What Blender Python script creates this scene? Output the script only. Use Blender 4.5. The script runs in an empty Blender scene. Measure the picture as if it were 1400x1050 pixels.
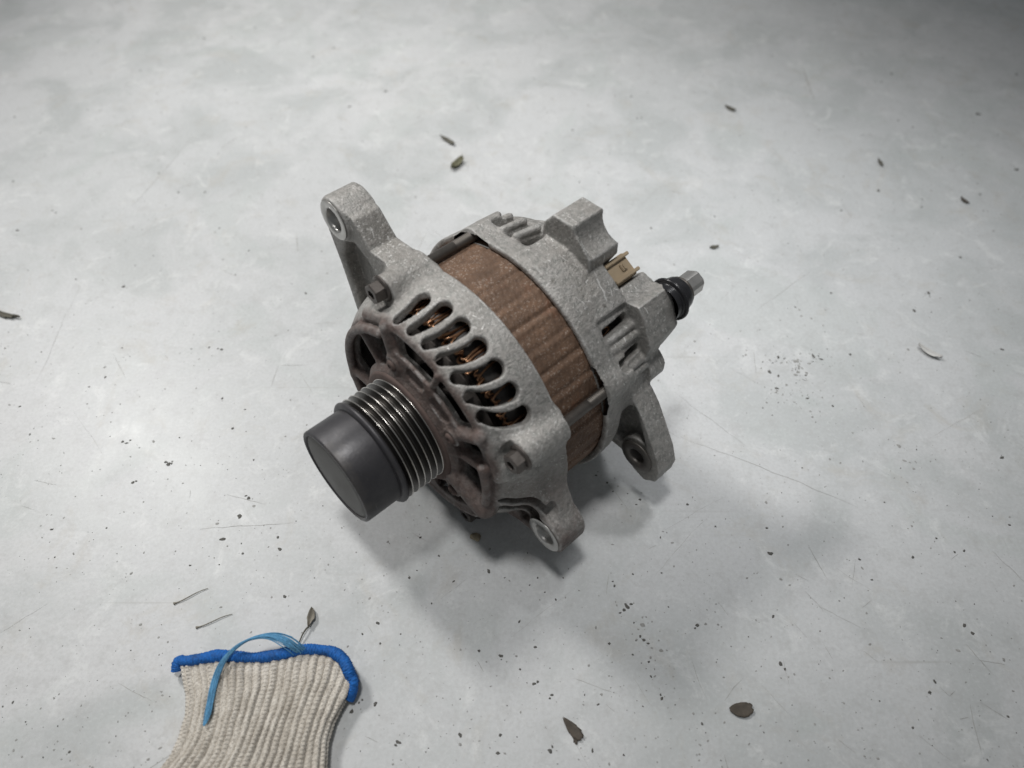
import bpy, bmesh, math, random
import numpy as np
from mathutils import Vector, Matrix

# ------------------------------------------------------------------ camera, world, lamps
S = bpy.context.scene
COL = S.collection
rad = math.radians
MM = 0.001
CAM_H = 0.357

cam_d = bpy.data.cameras.new("camera")
cam_d.sensor_width = 36.0
cam_d.lens = 36.0 * 1000 / 1400
cam_d.clip_start = 0.01
cam_d.clip_end = 50
cam = bpy.data.objects.new("camera", cam_d)
COL.objects.link(cam)
cam.location = (0, 0, CAM_H)
cam.rotation_euler = (rad(90 - 52), 0, 0)
cam_d.dof.use_dof = True
cam_d.dof.focus_distance = 0.37
cam_d.dof.aperture_fstop = 6.0
S.camera = cam

W = bpy.data.worlds.new("World")
S.world = W
W.use_nodes = True
W.node_tree.nodes["Background"].inputs[0].default_value = (0.93, 0.97, 1.0, 1)
W.node_tree.nodes["Background"].inputs[1].default_value = 0.16
S.view_settings.view_transform = 'Standard'
S.view_settings.look = 'None'
S.view_settings.exposure = 0
S.view_settings.gamma = 1


def lamp(name, kind, loc, target, energy, color=(1, 1, 1), **kw):
    l = bpy.data.lights.new(name, kind)
    l.energy = energy
    l.color = color
    for k, v in kw.items():
        setattr(l, k, v)
    o = bpy.data.objects.new(name, l)
    COL.objects.link(o)
    o.location = loc
    o.rotation_euler = (Vector(target) - Vector(loc)).to_track_quat('-Z', 'Y').to_euler()
    return o


lamp("room_or_fill_spot", 'SPOT', (-0.14, 0.16, 1.7), (-0.15, 0.34, 0), 58, (1.0, 0.99, 0.975),
     spot_size=rad(33), spot_blend=1.0, shadow_soft_size=0.12)
lamp("room_or_fill_spot", 'SPOT', (-1.05, 1.14, 1.5), (-0.12, 0.26, 0), 80, (1.0, 0.98, 0.955),
     spot_size=rad(47), spot_blend=0.8, shadow_soft_size=0.17)
lamp("room_or_fill_spot", 'SPOT', (0.55, 1.0, 1.7), (0.21, 0.38, 0), 56, (0.98, 0.99, 1.0),
     spot_size=rad(19), spot_blend=1.0, shadow_soft_size=0.14)  # fill spot, added to brighten the floor at middle right

lamp("room_or_fill_spot", 'SPOT', (-0.55, 1.5, 1.9), (-0.12, 0.96, 0), 92, (1.0, 0.985, 0.96),
     spot_size=rad(31), spot_blend=1.0, shadow_soft_size=0.15)  # fill spot, added to lift the falloff on the far floor

# ------------------------------------------------------------------ helpers
RNG = np.random.default_rng(7)
random.seed(7)


def mesh_obj(name, verts, faces, mat=None, parent=None, smooth=True, scale=MM):
    """verts (n,3) array, faces: (m,4)/(m,3) array or list of index lists; one mesh object."""
    me = bpy.data.meshes.new(name)
    verts = np.asarray(verts, dtype=np.float64) * scale
    if isinstance(faces, np.ndarray):
        n, k = faces.shape
        me.vertices.add(len(verts))
        me.vertices.foreach_set("co", verts.ravel().astype(np.float32))
        me.loops.add(n * k)
        me.loops.foreach_set("vertex_index", faces.ravel().astype(np.int32))
        me.polygons.add(n)
        me.polygons.foreach_set("loop_start", (np.arange(n) * k).astype(np.int32))
        me.update(calc_edges=True)
        me.validate()
    else:
        me.from_pydata([tuple(v) for v in verts], [], faces)
        me.update()
    if smooth:
        me.polygons.foreach_set("use_smooth", np.ones(len(me.polygons), dtype=bool))
    if mat:
        me.materials.append(mat)
    o = bpy.data.objects.new(name, me)
    COL.objects.link(o)
    if parent:
        o.parent = parent
    return o


def bm_obj(name, bm, mat=None, parent=None, smooth_angle=None):
    me = bpy.data.meshes.new(name)
    bmesh.ops.recalc_face_normals(bm, faces=bm.faces[:])
    bm.to_mesh(me)
    bm.free()
    if smooth_angle is not None:
        me.polygons.foreach_set("use_smooth", np.ones(len(me.polygons), dtype=bool))
        me.set_sharp_from_angle(angle=rad(smooth_angle))
    if mat:
        me.materials.append(mat)
    o = bpy.data.objects.new(name, me)
    COL.objects.link(o)
    if parent:
        o.parent = parent
    return o


def lathe(profile, n=128, center=(0, 0), rfun=None):
    """profile [(x,r)...] revolved about the X axis (mm). Returns verts, quads."""
    pr = np.array(profile, float)
    th = np.linspace(0, 2 * np.pi, n, endpoint=False)
    X = np.repeat(pr[:, 0][:, None], n, 1)
    R = np.repeat(pr[:, 1][:, None], n, 1)
    if rfun is not None:
        R = rfun(X, R, th[None, :])
    # theta = 0 is up (+z), positive towards -y
    V = np.stack([X, -R * np.sin(th) + center[0], R * np.cos(th) + center[1]], -1).reshape(-1, 3)
    m = len(pr)
    i = np.arange(m - 1)[:, None]
    j = np.arange(n)[None, :]
    j2 = (j + 1) % n
    F = np.stack([i * n + j, (i + 1) * n + j, (i + 1) * n + j2, i * n + j2], -1).reshape(-1, 4)
    return V, F


def densify(profile, step):
    out = [profile[0]]
    for a, b in zip(profile[:-1], profile[1:]):
        L = math.hypot(b[0] - a[0], b[1] - a[1])
        k = max(1, int(math.ceil(L / step)))
        for t in range(1, k + 1):
            out.append((a[0] + (b[0] - a[0]) * t / k, a[1] + (b[1] - a[1]) * t / k))
    return out


def tubes(paths, radii, seg=6):
    """many tubes in one mesh; paths list of (n,3) arrays (mm)."""
    VV, FF, off = [], [], 0
    ang = np.linspace(0, 2 * np.pi, seg, endpoint=False)
    for P, r in zip(paths, radii):
        P = np.asarray(P, float)
        n = len(P)
        T = np.gradient(P, axis=0)
        T /= np.linalg.norm(T, axis=1)[:, None] + 1e-9
        ref = np.array([0.13, 0.31, 0.94])
        if abs(T[0] @ ref) > 0.9:
            ref = np.array([0.94, 0.2, 0.1])
        U = np.cross(T, ref)
        U /= np.linalg.norm(U, axis=1)[:, None] + 1e-9
        Vv = np.cross(T, U)
        rr = np.asarray(r, float) * np.ones(n)
        ring = P[:, None, :] + rr[:, None, None] * (np.cos(ang)[None, :, None] * U[:, None, :] + np.sin(ang)[None, :, None] * Vv[:, None, :])
        VV.append(ring.reshape(-1, 3))
        i = np.arange(n - 1)[:, None]
        j = np.arange(seg)[None, :]
        j2 = (j + 1) % seg
        FF.append(np.stack([i * seg + j, i * seg + j2, (i + 1) * seg + j2, (i + 1) * seg + j], -1).reshape(-1, 4) + off)
        off += n * seg
    return np.concatenate(VV), np.concatenate(FF)


# ---- distance fields for the castings, meshed with surface nets
class Field:
    def __init__(self, lo, hi, h):
        self.h = h
        self.lo = np.array(lo, float)
        n = [int(round((b - a) / h)) + 1 for a, b in zip(lo, hi)]
        self.n = n
        self.ax = [(lo[k] + np.arange(n[k]) * h).astype(np.float32) for k in range(3)]
        self.D = np.full(n, 6.0, np.float32)

    def sl(self, box, pad):
        s = []
        for k in range(3):
            a = int(np.clip(math.floor((box[k][0] - pad - self.lo[k]) / self.h), 0, self.n[k]))
            b = int(np.clip(math.ceil((box[k][1] + pad - self.lo[k]) / self.h) + 1, 0, self.n[k]))
            s.append(slice(a, b))
        return tuple(s)

    def grid(self, s):
        return (self.ax[0][s[0]][:, None, None], self.ax[1][s[1]][None, :, None], self.ax[2][s[2]][None, None, :])

    def add(self, fn, box, k=1.5):
        s = self.sl(box, k + 2.5)
        d = fn(*self.grid(s))
        a = self.D[s]
        h = np.clip(0.5 + 0.5 * (a - d) / k, 0, 1)
        self.D[s] = a + (d - a) * h - k * h * (1 - h)

    def sub(self, fn, box, k=0.8):
        s = self.sl(box, k + 2.5)
        d = -fn(*self.grid(s))
        a = self.D[s]
        h = np.clip(0.5 - 0.5 * (a - d) / k, 0, 1)
        self.D[s] = a + (d - a) * h + k * h * (1 - h)

    def mesh(self):
        D = self.D
        ins = D < 0
        nx, ny, nz = D.shape
        cnt = np.zeros((nx - 1, ny - 1, nz - 1), np.int8)
        cor = [(i, j, k) for i in (0, 1) for j in (0, 1) for k in (0, 1)]
        for i, j, k in cor:
            cnt += ins[i:nx - 1 + i, j:ny - 1 + j, k:nz - 1 + k]
        mix = (cnt > 0) & (cnt < 8)
        I, J, K = np.nonzero(mix)
        idx = np.full(mix.shape, -1, np.int32)
        idx[I, J, K] = np.arange(len(I))
        acc = np.zeros((len(I), 3), np.float32)
        num = np.zeros(len(I), np.float32)
        for a in cor:
            for ax in range(3):
                if a[ax] == 1:
                    continue
                b = list(a)
                b[ax] = 1
                da = D[I + a[0], J + a[1], K + a[2]]
                db = D[I + b[0], J + b[1], K + b[2]]
                cr = (da < 0) != (db < 0)
                t = np.where(cr, da / np.where(cr, da - db, 1), 0)
                p = np.zeros((len(I), 3), np.float32) + np.array(a, np.float32)
                p[:, ax] += t
                acc += p * cr[:, None]
                num += cr
        V = np.stack([I, J, K], 1) + acc / num[:, None]
        V = V * self.h + self.lo
        Q = []
        for ax in range(3):
            sa = [slice(None)] * 3
            sb = [slice(None)] * 3
            sa[ax] = slice(0, -1)
            sb[ax] = slice(1, None)
            A = ins[tuple(sa)]
            B = ins[tuple(sb)]
            ch = A != B
            o1, o2 = (ax + 1) % 3, (ax + 2) % 3
            m = [slice(None)] * 3
            pos = np.argwhere(ch)
            ok = (pos[:, o1] >= 1) & (pos[:, o2] >= 1) & (pos[:, o1] < D.shape[o1] - 1) & (pos[:, o2] < D.shape[o2] - 1)
            pos = pos[ok]
            fl = A[pos[:, 0], pos[:, 1], pos[:, 2]]

            def cell(d1, d2):
                c = pos.copy()
                c[:, o1] += d1
                c[:, o2] += d2
                return idx[c[:, 0], c[:, 1], c[:, 2]]
            q = np.stack([cell(-1, -1), cell(0, -1), cell(0, 0), cell(-1, 0)], 1)
            q[~fl] = q[~fl][:, ::-1]
            Q.append(q)
        Q = np.concatenate(Q)
        Q = Q[(Q >= 0).all(1)]
        return V, Q


BIG = 1e3


def pt(r, deg):
    t = rad(deg)
    return (-r * math.sin(t), r * math.cos(t))      # y, z


def f_cyl(x0, x1, y, z, r, k=0.0):
    def f(X, Y, Z):
        d = np.sqrt((Y - y) ** 2 + (Z - z) ** 2) - (r + (X - x0) * k)
        e = np.maximum(x0 - X, X - x1)
        return np.minimum(np.maximum(d, e), 0) + np.sqrt(np.maximum(d, 0) ** 2 + np.maximum(e, 0) ** 2)
    return f, ((x0, x1), (y - r - 2, y + r + 2), (z - r - 2, z + r + 2))


def poly_sd(P, A, B):
    """signed distance to polygon P in plane coords A,B (broadcast arrays)."""
    P = np.asarray(P, np.float32)
    A, B = np.broadcast_arrays(A, B)
    d = np.full(A.shape, 1e9, np.float32)
    s = np.ones(A.shape, np.float32)
    n = len(P)
    for i in range(n):
        a, b = P[i], P[i - 1]
        ex, ey = b - a
        wx, wy = A - a[0], B - a[1]
        t = np.clip((wx * ex + wy * ey) / (ex * ex + ey * ey + 1e-12), 0, 1)
        d = np.minimum(d, (wx - ex * t) ** 2 + (wy - ey * t) ** 2)
        c1 = B >= a[1]
        c2 = B < b[1]
        c3 = ex * wy > ey * wx
        flip = (c1 & c2 & c3) | (~c1 & ~c2 & ~c3)
        s = np.where(flip, -s, s)
    return s * np.sqrt(d)


def f_prism(P, x0, x1, rnd=0.0):
    """polygon in (s,z) [s = -y], extruded along x; rnd rounds its corners."""
    P = np.array(P, float)
    ymin, ymax = (-P[:, 0]).min(), (-P[:, 0]).max()

    def f(X, Y, Z):
        d = poly_sd(P, -Y[0], Z[0])[None] - rnd
        e = np.maximum(x0 - X, X - x1)
        return np.minimum(np.maximum(d, e), 0) + np.sqrt(np.maximum(d, 0) ** 2 + np.maximum(e, 0) ** 2)
    return f, ((x0, x1), (ymin - rnd, ymax + rnd), (P[:, 1].min() - rnd, P[:, 1].max() + rnd))


def f_rev(P, rnd=0.0):
    """polygon in (x,r) revolved about the axis."""
    P = np.array(P, float)
    rm = P[:, 1].max()

    def f(X, Y, Z):
        R = np.sqrt(Y ** 2 + Z ** 2)
        rt = np.arange(0, 130, 0.2, dtype=np.float32)
        T = poly_sd(P, X[:, 0, 0][:, None], rt[None, :]) - rnd
        q = np.clip(R / 0.2, 0, len(rt) - 2)
        i0 = q.astype(np.int32)[0]
        w = (q[0] - i0)
        return T[:, i0] * (1 - w)[None] + T[:, i0 + 1] * w[None]
    return f, ((P[:, 0].min(), P[:, 0].max()), (-rm, rm), (-rm, rm))


def f_slot(x0, x1, th0, th1, w, r0, r1, rc=63.0, bow=0.0, w0=None):
    w0 = w if w0 is None else w0
    """slot lying along the shell, from (x0,th0) to (x1,th1), half width w (mm), cut between radii r0..r1."""
    def f(X, Y, Z):
        R = np.sqrt(Y ** 2 + Z ** 2)
        TH = np.degrees(np.arctan2(-Y, Z))
        tm = 0.5 * (th0 + th1)
        dt = (TH - tm + 180) % 360 - 180
        L = dt * (math.pi / 180) * rc
        ax, al = x0, (th0 - tm) * math.pi / 180 * rc
        bx, bl = x1, (th1 - tm) * math.pi / 180 * rc
        ex, el = bx - ax, bl - al
        t = np.clip(((X - ax) * ex + (L - al) * el) / (ex * ex + el * el), 0, 1)
        d = np.sqrt((X - ax - ex * t) ** 2 + (L - al - el * t - bow * 4 * t * (1 - t)) ** 2) - (w0 + (w - w0) * t)
        return np.maximum(d, np.maximum(r0 - R, R - r1))
    ths = np.linspace(min(th0, th1) - 7, max(th0, th1) + 7, 9)
    ys = [-r * math.sin(rad(t)) for t in ths for r in (r0, r1)]
    zs = [r * math.cos(rad(t)) for t in ths for r in (r0, r1)]
    return f, ((min(x0, x1) - w, max(x0, x1) + w), (min(ys), max(ys)), (min(zs), max(zs)))


def f_sector(x0, x1, r0, r1, th0, th1, rnd=2.0):
    """annular window through a plate."""
    tm, hw = 0.5 * (th0 + th1), 0.5 * (th1 - th0)

    def f(X, Y, Z):
        Y = Y[0]
        Z = Z[0]
        R = np.sqrt(Y ** 2 + Z ** 2)
        dt = np.abs((np.degrees(np.arctan2(-Y, Z)) - tm + 180) % 360 - 180)
        a = (dt - hw) * (math.pi / 180) * R + rnd
        b = np.maximum(r0 - R, R - r1) + rnd
        d = np.minimum(np.maximum(a, b), 0) + np.sqrt(np.maximum(a, 0) ** 2 + np.maximum(b, 0) ** 2) - rnd
        return np.maximum(d[None], np.maximum(x0 - X, X - x1))
    ths = np.linspace(th0, th1, 15)
    ys = [-r * math.sin(rad(t)) for t in ths for r in (r0, r1)]
    zs = [r * math.cos(rad(t)) for t in ths for r in (r0, r1)]
    return f, ((x0, x1), (min(ys), max(ys)), (min(zs), max(zs)))


def f_arc(xc, rc, r, th0, th1):
    """piece of a torus lying round the shaft."""
    tm, hw = 0.5 * (th0 + th1), 0.5 * (th1 - th0)

    def f(X, Y, Z):
        R = np.sqrt(Y ** 2 + Z ** 2)
        dt = np.maximum(np.abs((np.degrees(np.arctan2(-Y, Z)) - tm + 180) % 360 - 180) - hw, 0) * (math.pi / 180) * rc
        return np.sqrt((R - rc) ** 2 + (X - xc) ** 2 + dt ** 2) - r
    ths = np.linspace(th0 - 4, th1 + 4, 15)
    ys = [-q * math.sin(rad(t)) for t in ths for q in (rc - r, rc + r)]
    zs = [q * math.cos(rad(t)) for t in ths for q in (rc - r, rc + r)]
    return f, ((xc - r, xc + r), (min(ys), max(ys)), (min(zs), max(zs)))


def f_bevel(x0, rr, slope, th0, th1):
    """everything outside the cone r = rr + slope (x - x0), between two angles."""
    tm, hw = 0.5 * (th0 + th1), 0.5 * (th1 - th0)

    def f(X, Y, Z):
        R = np.sqrt(Y ** 2 + Z ** 2)
        dt = np.abs((np.degrees(np.arctan2(-Y, Z)) - tm + 180) % 360 - 180)
        return np.maximum((rr + slope * (X - x0) - R) / math.hypot(1, slope), (dt - hw) * (math.pi / 180) * R)
    return f, ((40, 62), (-80, 80), (-80, 80))


def f_caps(a, b, r):
    a = np.array(a, float)
    b = np.array(b, float)
    e = b - a

    def f(X, Y, Z):
        t = np.clip(((X - a[0]) * e[0] + (Y - a[1]) * e[1] + (Z - a[2]) * e[2]) / (e @ e), 0, 1)
        return np.sqrt((X - a[0] - e[0] * t) ** 2 + (Y - a[1] - e[1] * t) ** 2 + (Z - a[2] - e[2] * t) ** 2) - r
    return f, tuple((min(a[i], b[i]) - r, max(a[i], b[i]) + r) for i in range(3))


# ------------------------------------------------------------------ materials
class NT:
    def __init__(self, name):
        self.m = bpy.data.materials.new(name)
        self.m.use_nodes = True
        self.t = self.m.node_tree
        self.b = self.t.nodes["Principled BSDF"]
        self.co = self.t.nodes.new("ShaderNodeTexCoord")

    def n(self, typ, **kw):
        nd = self.t.nodes.new(typ)
        for k, v in kw.items():
            setattr(nd, k, v)
        return nd

    def link(self, a, b):
        self.t.links.new(a, b)

    def noise(self, scale, detail=4, rough=0.55, src="Object", vec=None, dist=0.0):
        nd = self.n("ShaderNodeTexNoise")
        nd.inputs["Scale"].default_value = scale
        nd.inputs["Detail"].default_value = detail
        nd.inputs["Roughness"].default_value = rough
        nd.inputs["Distortion"].default_value = dist
        self.link(vec if vec is not None else self.co.outputs[src], nd.inputs["Vector"])
        return nd.outputs["Fac"]

    def ramp(self, fac, stops):
        r = self.n("ShaderNodeValToRGB")
        els = r.color_ramp.elements
        while len(els) < len(stops):
            els.new(0.5)
        for e, (p, c) in zip(els, stops):
            e.position = p
            e.color = (c, c, c, 1) if isinstance(c, (int, float)) else (*c, 1)
        self.link(fac, r.inputs["Fac"])
        return r.outputs["Color"]

    def mix(self, fac, a, b, mode='MIX'):
        m = self.n("ShaderNodeMix", data_type='RGBA', blend_type=mode)
        for sock, v in ((m.inputs[0], fac), (m.inputs[6], a), (m.inputs[7], b)):
            if isinstance(v, (int, float)):
                sock.default_value = v
            elif isinstance(v, tuple):
                sock.default_value = (*v, 1)
            else:
                self.link(v, sock)
        return m.outputs[2]

    def math(self, op, a, b=0.0, clamp=False):
        m = self.n("ShaderNodeMath", operation=op, use_clamp=clamp)
        for sock, v in ((m.inputs[0], a), (m.inputs[1], b)):
            if isinstance(v, (int, float)):
                sock.default_value = v
            else:
                self.link(v, sock)
        return m.outputs[0]

    def bump(self, h, strength, dist, prev=None):
        b = self.n("ShaderNodeBump")
        b.inputs["Strength"].default_value = strength
        b.inputs["Distance"].default_value = dist
        self.link(h, b.inputs["Height"])
        if prev is not None:
            self.link(prev, b.inputs["Normal"])
        return b.outputs["Normal"]

    def set(self, **kw):
        for k, v in kw.items():
            s = self.b.inputs[k.replace("_", " ")]
            if isinstance(v, (int, float)):
                s.default_value = v
            elif isinstance(v, tuple):
                s.default_value = (*v, 1) if len(v) == 3 else v
            else:
                self.link(v, s)
        return self.m


def xyz(nt, src="Object"):
    s = nt.n("ShaderNodeSeparateXYZ")
    nt.link(nt.co.outputs[src], s.inputs[0])
    return s.outputs


def cast_material(name, dust_from=None, grey=0.375):
    nt = NT(name)
    n1 = nt.noise(55, 5, 0.6)
    n2 = nt.noise(420, 4, 0.65)
    n3 = nt.noise(900, 3, 0.6)
    c = nt.ramp(n1, [(0.3, (grey * 0.84, grey * 0.80, grey * 0.755)), (0.7, (grey * 1.16, grey * 1.12, grey * 1.07))])
    c = nt.mix(nt.ramp(n2, [(0.37, 0.5), (0.56, 0.0)]), c, (grey * 0.42, grey * 0.45, grey * 0.41))
    c = nt.mix(nt.ramp(nt.noise(24, 5, 0.7), [(0.48, 0.0), (0.66, 0.5)]), c, (grey * 0.60, grey * 0.555, grey * 0.50))
    c = nt.mix(nt.ramp(nt.noise(110, 4, 0.75, dist=0.5), [(0.60, 0.0), (0.70, 0.55)]), c, (grey * 0.40, grey * 0.36, grey * 0.31))
    # pale salt bloom, in patches
    patch = nt.ramp(nt.noise(38, 3, 0.6), [(0.40, 0.25), (0.60, 1.0)])
    salt = nt.math('MULTIPLY', nt.ramp(nt.noise(620, 3, 0.75), [(0.575, 0.0), (0.65, 1.0)]), patch)
    c = nt.mix(nt.math('MULTIPLY', salt, 0.85), c, (0.66, 0.65, 0.63))
    met = 0.35
    if dust_from is not None:
        x = xyz(nt)[0]
        g = nt.math('ADD', nt.math('MULTIPLY', nt.math('SUBTRACT', dust_from, x), 260.0),
                    nt.math('MULTIPLY', nt.math('SUBTRACT', nt.noise(70, 4, 0.65), 0.45), 2.4), clamp=True)
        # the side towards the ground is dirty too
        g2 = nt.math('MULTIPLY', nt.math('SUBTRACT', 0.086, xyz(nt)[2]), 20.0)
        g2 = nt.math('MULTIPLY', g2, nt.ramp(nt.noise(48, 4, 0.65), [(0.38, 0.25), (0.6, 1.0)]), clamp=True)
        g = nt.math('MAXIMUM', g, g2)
        sp = nt.ramp(nt.noise(160, 4, 0.7), [(0.4, 0.85), (0.62, 1.0)])
        g = nt.math('MULTIPLY', g, sp)
        c = nt.mix(nt.math('MULTIPLY', g, 0.92), c, nt.ramp(n2, [(0.3, (0.055, 0.033, 0.027)), (0.7, (0.115, 0.072, 0.059))]))
        nt.link(nt.math('MULTIPLY', nt.math('SUBTRACT', 1.0, g), 0.35), nt.b.inputs["Metallic"])
        met = None
    # edges knocked bright
    geo = nt.n("ShaderNodeNewGeometry")
    edge = nt.ramp(geo.outputs["Pointiness"], [(0.515, 0.0), (0.56, 1.0)])
    edge = nt.math('MULTIPLY', edge, nt.ramp(nt.noise(130, 3, 0.7), [(0.42, 0.0), (0.6, 0.8)]))
    c = nt.mix(edge, c, (0.56, 0.555, 0.54))
    nrm = nt.bump(n3, 0.55, 0.0008)
    nrm = nt.bump(n2, 0.65, 0.0010, nrm)
    kw = dict(Base_Color=c, Roughness=nt.ramp(n2, [(0.3, 0.5), (0.7, 0.68)]), Normal=nrm)
    if met is not None:
        kw["Metallic"] = met
    return nt.set(**kw)


def simple(name, col, rough, metal=0.0, nscale=300, var=0.25, bump=0.15, bdist=0.0004, **kw):
    nt = NT(name)
    n = nt.noise(nscale, 4, 0.6)
    n2 = nt.noise(nscale * 0.15, 4, 0.6)
    c = nt.ramp(nt.math('MULTIPLY', nt.math('ADD', n, n2), 0.5), [(0.3, tuple(v * (1 - var) for v in col)), (0.7, tuple(min(1, v * (1 + var)) for v in col))])
    return nt.set(Base_Color=c, Metallic=metal, Roughness=nt.ramp(n2, [(0.3, rough * 0.85), (0.7, min(1, rough * 1.15))]),
                  Normal=nt.bump(n, bump, bdist), **kw)


def floor_material():
    nt = NT("painted_concrete")
    big = nt.noise(3.2, 5, 0.55, dist=0.4)
    med = nt.noise(14, 6, 0.62, dist=0.6)
    fin = nt.noise(95, 5, 0.65)
    grain = nt.noise(520, 4, 0.7)
    c = nt.ramp(big, [(0.3, (0.515, 0.530, 0.532)), (0.5, (0.560, 0.570, 0.575)), (0.7, (0.592, 0.596, 0.596))])
    c = nt.mix(nt.ramp(med, [(0.38, 0.62), (0.54, 0.0)]), c, (0.43, 0.452, 0.448))
    # greenish damp-looking patches with fairly firm outlines
    c = nt.mix(nt.ramp(nt.noise(9, 4, 0.5, dist=1.2), [(0.56, 0.0), (0.62, 0.32)]), c, (0.45, 0.485, 0.47))
    # brownish wear where the paint is rubbed thin
    c = nt.mix(nt.ramp(nt.noise(26, 5, 0.7, dist=1.0), [(0.56, 0.0), (0.70, 0.42)]), c, (0.45, 0.43, 0.385))
    c = nt.mix(nt.ramp(fin, [(0.32, 0.30), (0.48, 0.0)]), c, (0.38, 0.38, 0.37))
    # chalky pale scuffs
    c = nt.mix(nt.ramp(nt.noise(42, 6, 0.72, dist=0.8), [(0.55, 0.0), (0.68, 0.5)]), c, (0.70, 0.71, 0.705))
    c = nt.mix(nt.ramp(grain, [(0.35, 0.30), (0.52, 0.0)]), c, (0.40, 0.40, 0.39))
    c = nt.mix(nt.ramp(grain, [(0.56, 0.0), (0.72, 0.35)]), c, (0.70, 0.70, 0.69))
    # small black pits and grains
    for sc, thr, amt in ((170, 0.10, 0.85), (330, 0.11, 0.7)):
        v = nt.n("ShaderNodeTexVoronoi")
        v.inputs["Scale"].default_value = sc
        nt.link(nt.co.outputs["Object"], v.inputs["Vector"])
        col = nt.n("ShaderNodeSeparateColor")
        nt.link(v.outputs["Color"], col.inputs[0])
        keep = nt.math('GREATER_THAN', col.outputs[0], 0.86)
        size = nt.math('MULTIPLY', col.outputs[1], thr)
        dot = nt.math('LESS_THAN', v.outputs["Distance"], size)
        patch = nt.ramp(nt.noise(7, 3, 0.6), [(0.40, 0.15), (0.62, 1.0)])
        f = nt.math('MULTIPLY', nt.math('MULTIPLY', keep, dot), nt.math('MULTIPLY', patch, amt))
        c = nt.mix(f, c, (0.07, 0.068, 0.06))
    # fine hairline scuffs
    for rot, sc, st in ((0.6, 60, 0.10), (-0.5, 80, 0.08), (1.9, 70, 0.08)):
        mp = nt.n("ShaderNodeMapping")
        mp.inputs["Rotation"].default_value = (0, 0, rot)
        mp.inputs["Scale"].default_value = (0.035, 1.6, 1)
        nt.link(nt.co.outputs["Object"], mp.inputs["Vector"])
        s = nt.noise(sc * 2.2, 2, 0.5, vec=mp.outputs[0])
        msk = nt.ramp(nt.noise(9 + sc * 0.05, 3, 0.6), [(0.5, 0.0), (0.65, 1.0)])
        f = nt.math('MULTIPLY', nt.ramp(s, [(0.70, 0.0), (0.76, 1.0)]), msk)
        c = nt.mix(nt.math('MULTIPLY', f, st * 3), c, (0.33, 0.325, 0.30))
    rough = nt.ramp(med, [(0.3, 0.32), (0.7, 0.50)])
    nrm = nt.bump(nt.noise(40, 4, 0.6), 0.10, 0.0015)
    nrm = nt.bump(fin, 0.10, 0.0006, nrm)
    return nt.set(Base_Color=c, Roughness=rough, Normal=nrm, Specular_IOR_Level=0.4)


def stator_material():
    nt = NT("rusty_laminations")
    x = xyz(nt)
    n1 = nt.noise(60, 5, 0.65)
    n2 = nt.noise(500, 4, 0.7)
    mp = nt.n("ShaderNodeMapping")
    mp.inputs["Scale"].default_value = (1.0, 0.06, 0.06)
    nt.link(nt.co.outputs["Object"], mp.inputs["Vector"])
    lines = nt.noise(2600, 2, 0.6, vec=mp.outputs[0])
    c = nt.ramp(n1, [(0.28, (0.092, 0.053, 0.032)), (0.55, (0.165, 0.098, 0.061)), (0.75, (0.225, 0.128, 0.076))])
    c = nt.mix(nt.ramp(lines, [(0.38, 0.07), (0.54, 0.0)]), c, (0.085, 0.056, 0.042))
    c = nt.mix(nt.ramp(n2, [(0.38, 0.45), (0.55, 0.0)]), c, (0.085, 0.052, 0.036))
    c = nt.mix(nt.ramp(nt.noise(90, 4, 0.7), [(0.6, 0.0), (0.78, 0.6)]), c, (0.20, 0.085, 0.045))
    sp = nt.math('MULTIPLY', nt.ramp(nt.noise(1100, 2, 0.6), [(0.58, 0.0), (0.65, 1.0)]), nt.ramp(nt.noise(120, 3, 0.6), [(0.42, 0.15), (0.58, 1.0)]))
    c = nt.mix(nt.math('MULTIPLY', sp, 0.6), c, (0.42, 0.36, 0.31))
    nrm = nt.bump(lines, 0.08, 0.0003)
    nrm = nt.bump(n2, 0.6, 0.0009, nrm)
    nrm = nt.bump(nt.noise(150, 4, 0.65), 0.4, 0.0012, nrm)
    return nt.set(Base_Color=c, Roughness=0.72, Metallic=0.1, Normal=nrm)


def knit_material():
    nt = NT("cream_knit")
    uv = nt.n("ShaderNodeUVMap")
    uv.uv_map = "UVMap"
    s = nt.n("ShaderNodeSeparateXYZ")
    nt.link(uv.outputs[0], s.inputs[0])
    # little stitches along every rib
    ph = nt.math('ABSOLUTE', nt.math('SINE', nt.math('MULTIPLY', s.outputs[0], math.pi)))
    st = nt.math('SINE', nt.math('ADD', nt.math('MULTIPLY', s.outputs[1], 2 * math.pi), nt.math('MULTIPLY', ph, 2.6)))
    n = nt.noise(900, 4, 0.7)
    n2 = nt.noise(110, 4, 0.6)
    c = nt.ramp(n2, [(0.3, (0.52, 0.475, 0.41)), (0.55, (0.69, 0.645, 0.575)), (0.75, (0.77, 0.725, 0.655))])
    c = nt.mix(nt.ramp(n, [(0.36, 0.65), (0.52, 0.0)]), c, (0.30, 0.265, 0.225))
    h = nt.math('ADD', nt.math('MULTIPLY', st, 0.5), n)
    nrm = nt.bump(h, 0.55, 0.0009)
    return nt.set(Base_Color=c, Roughness=0.95, Normal=nrm, Sheen_Weight=0.25, Specular_IOR_Level=0.15)


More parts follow.
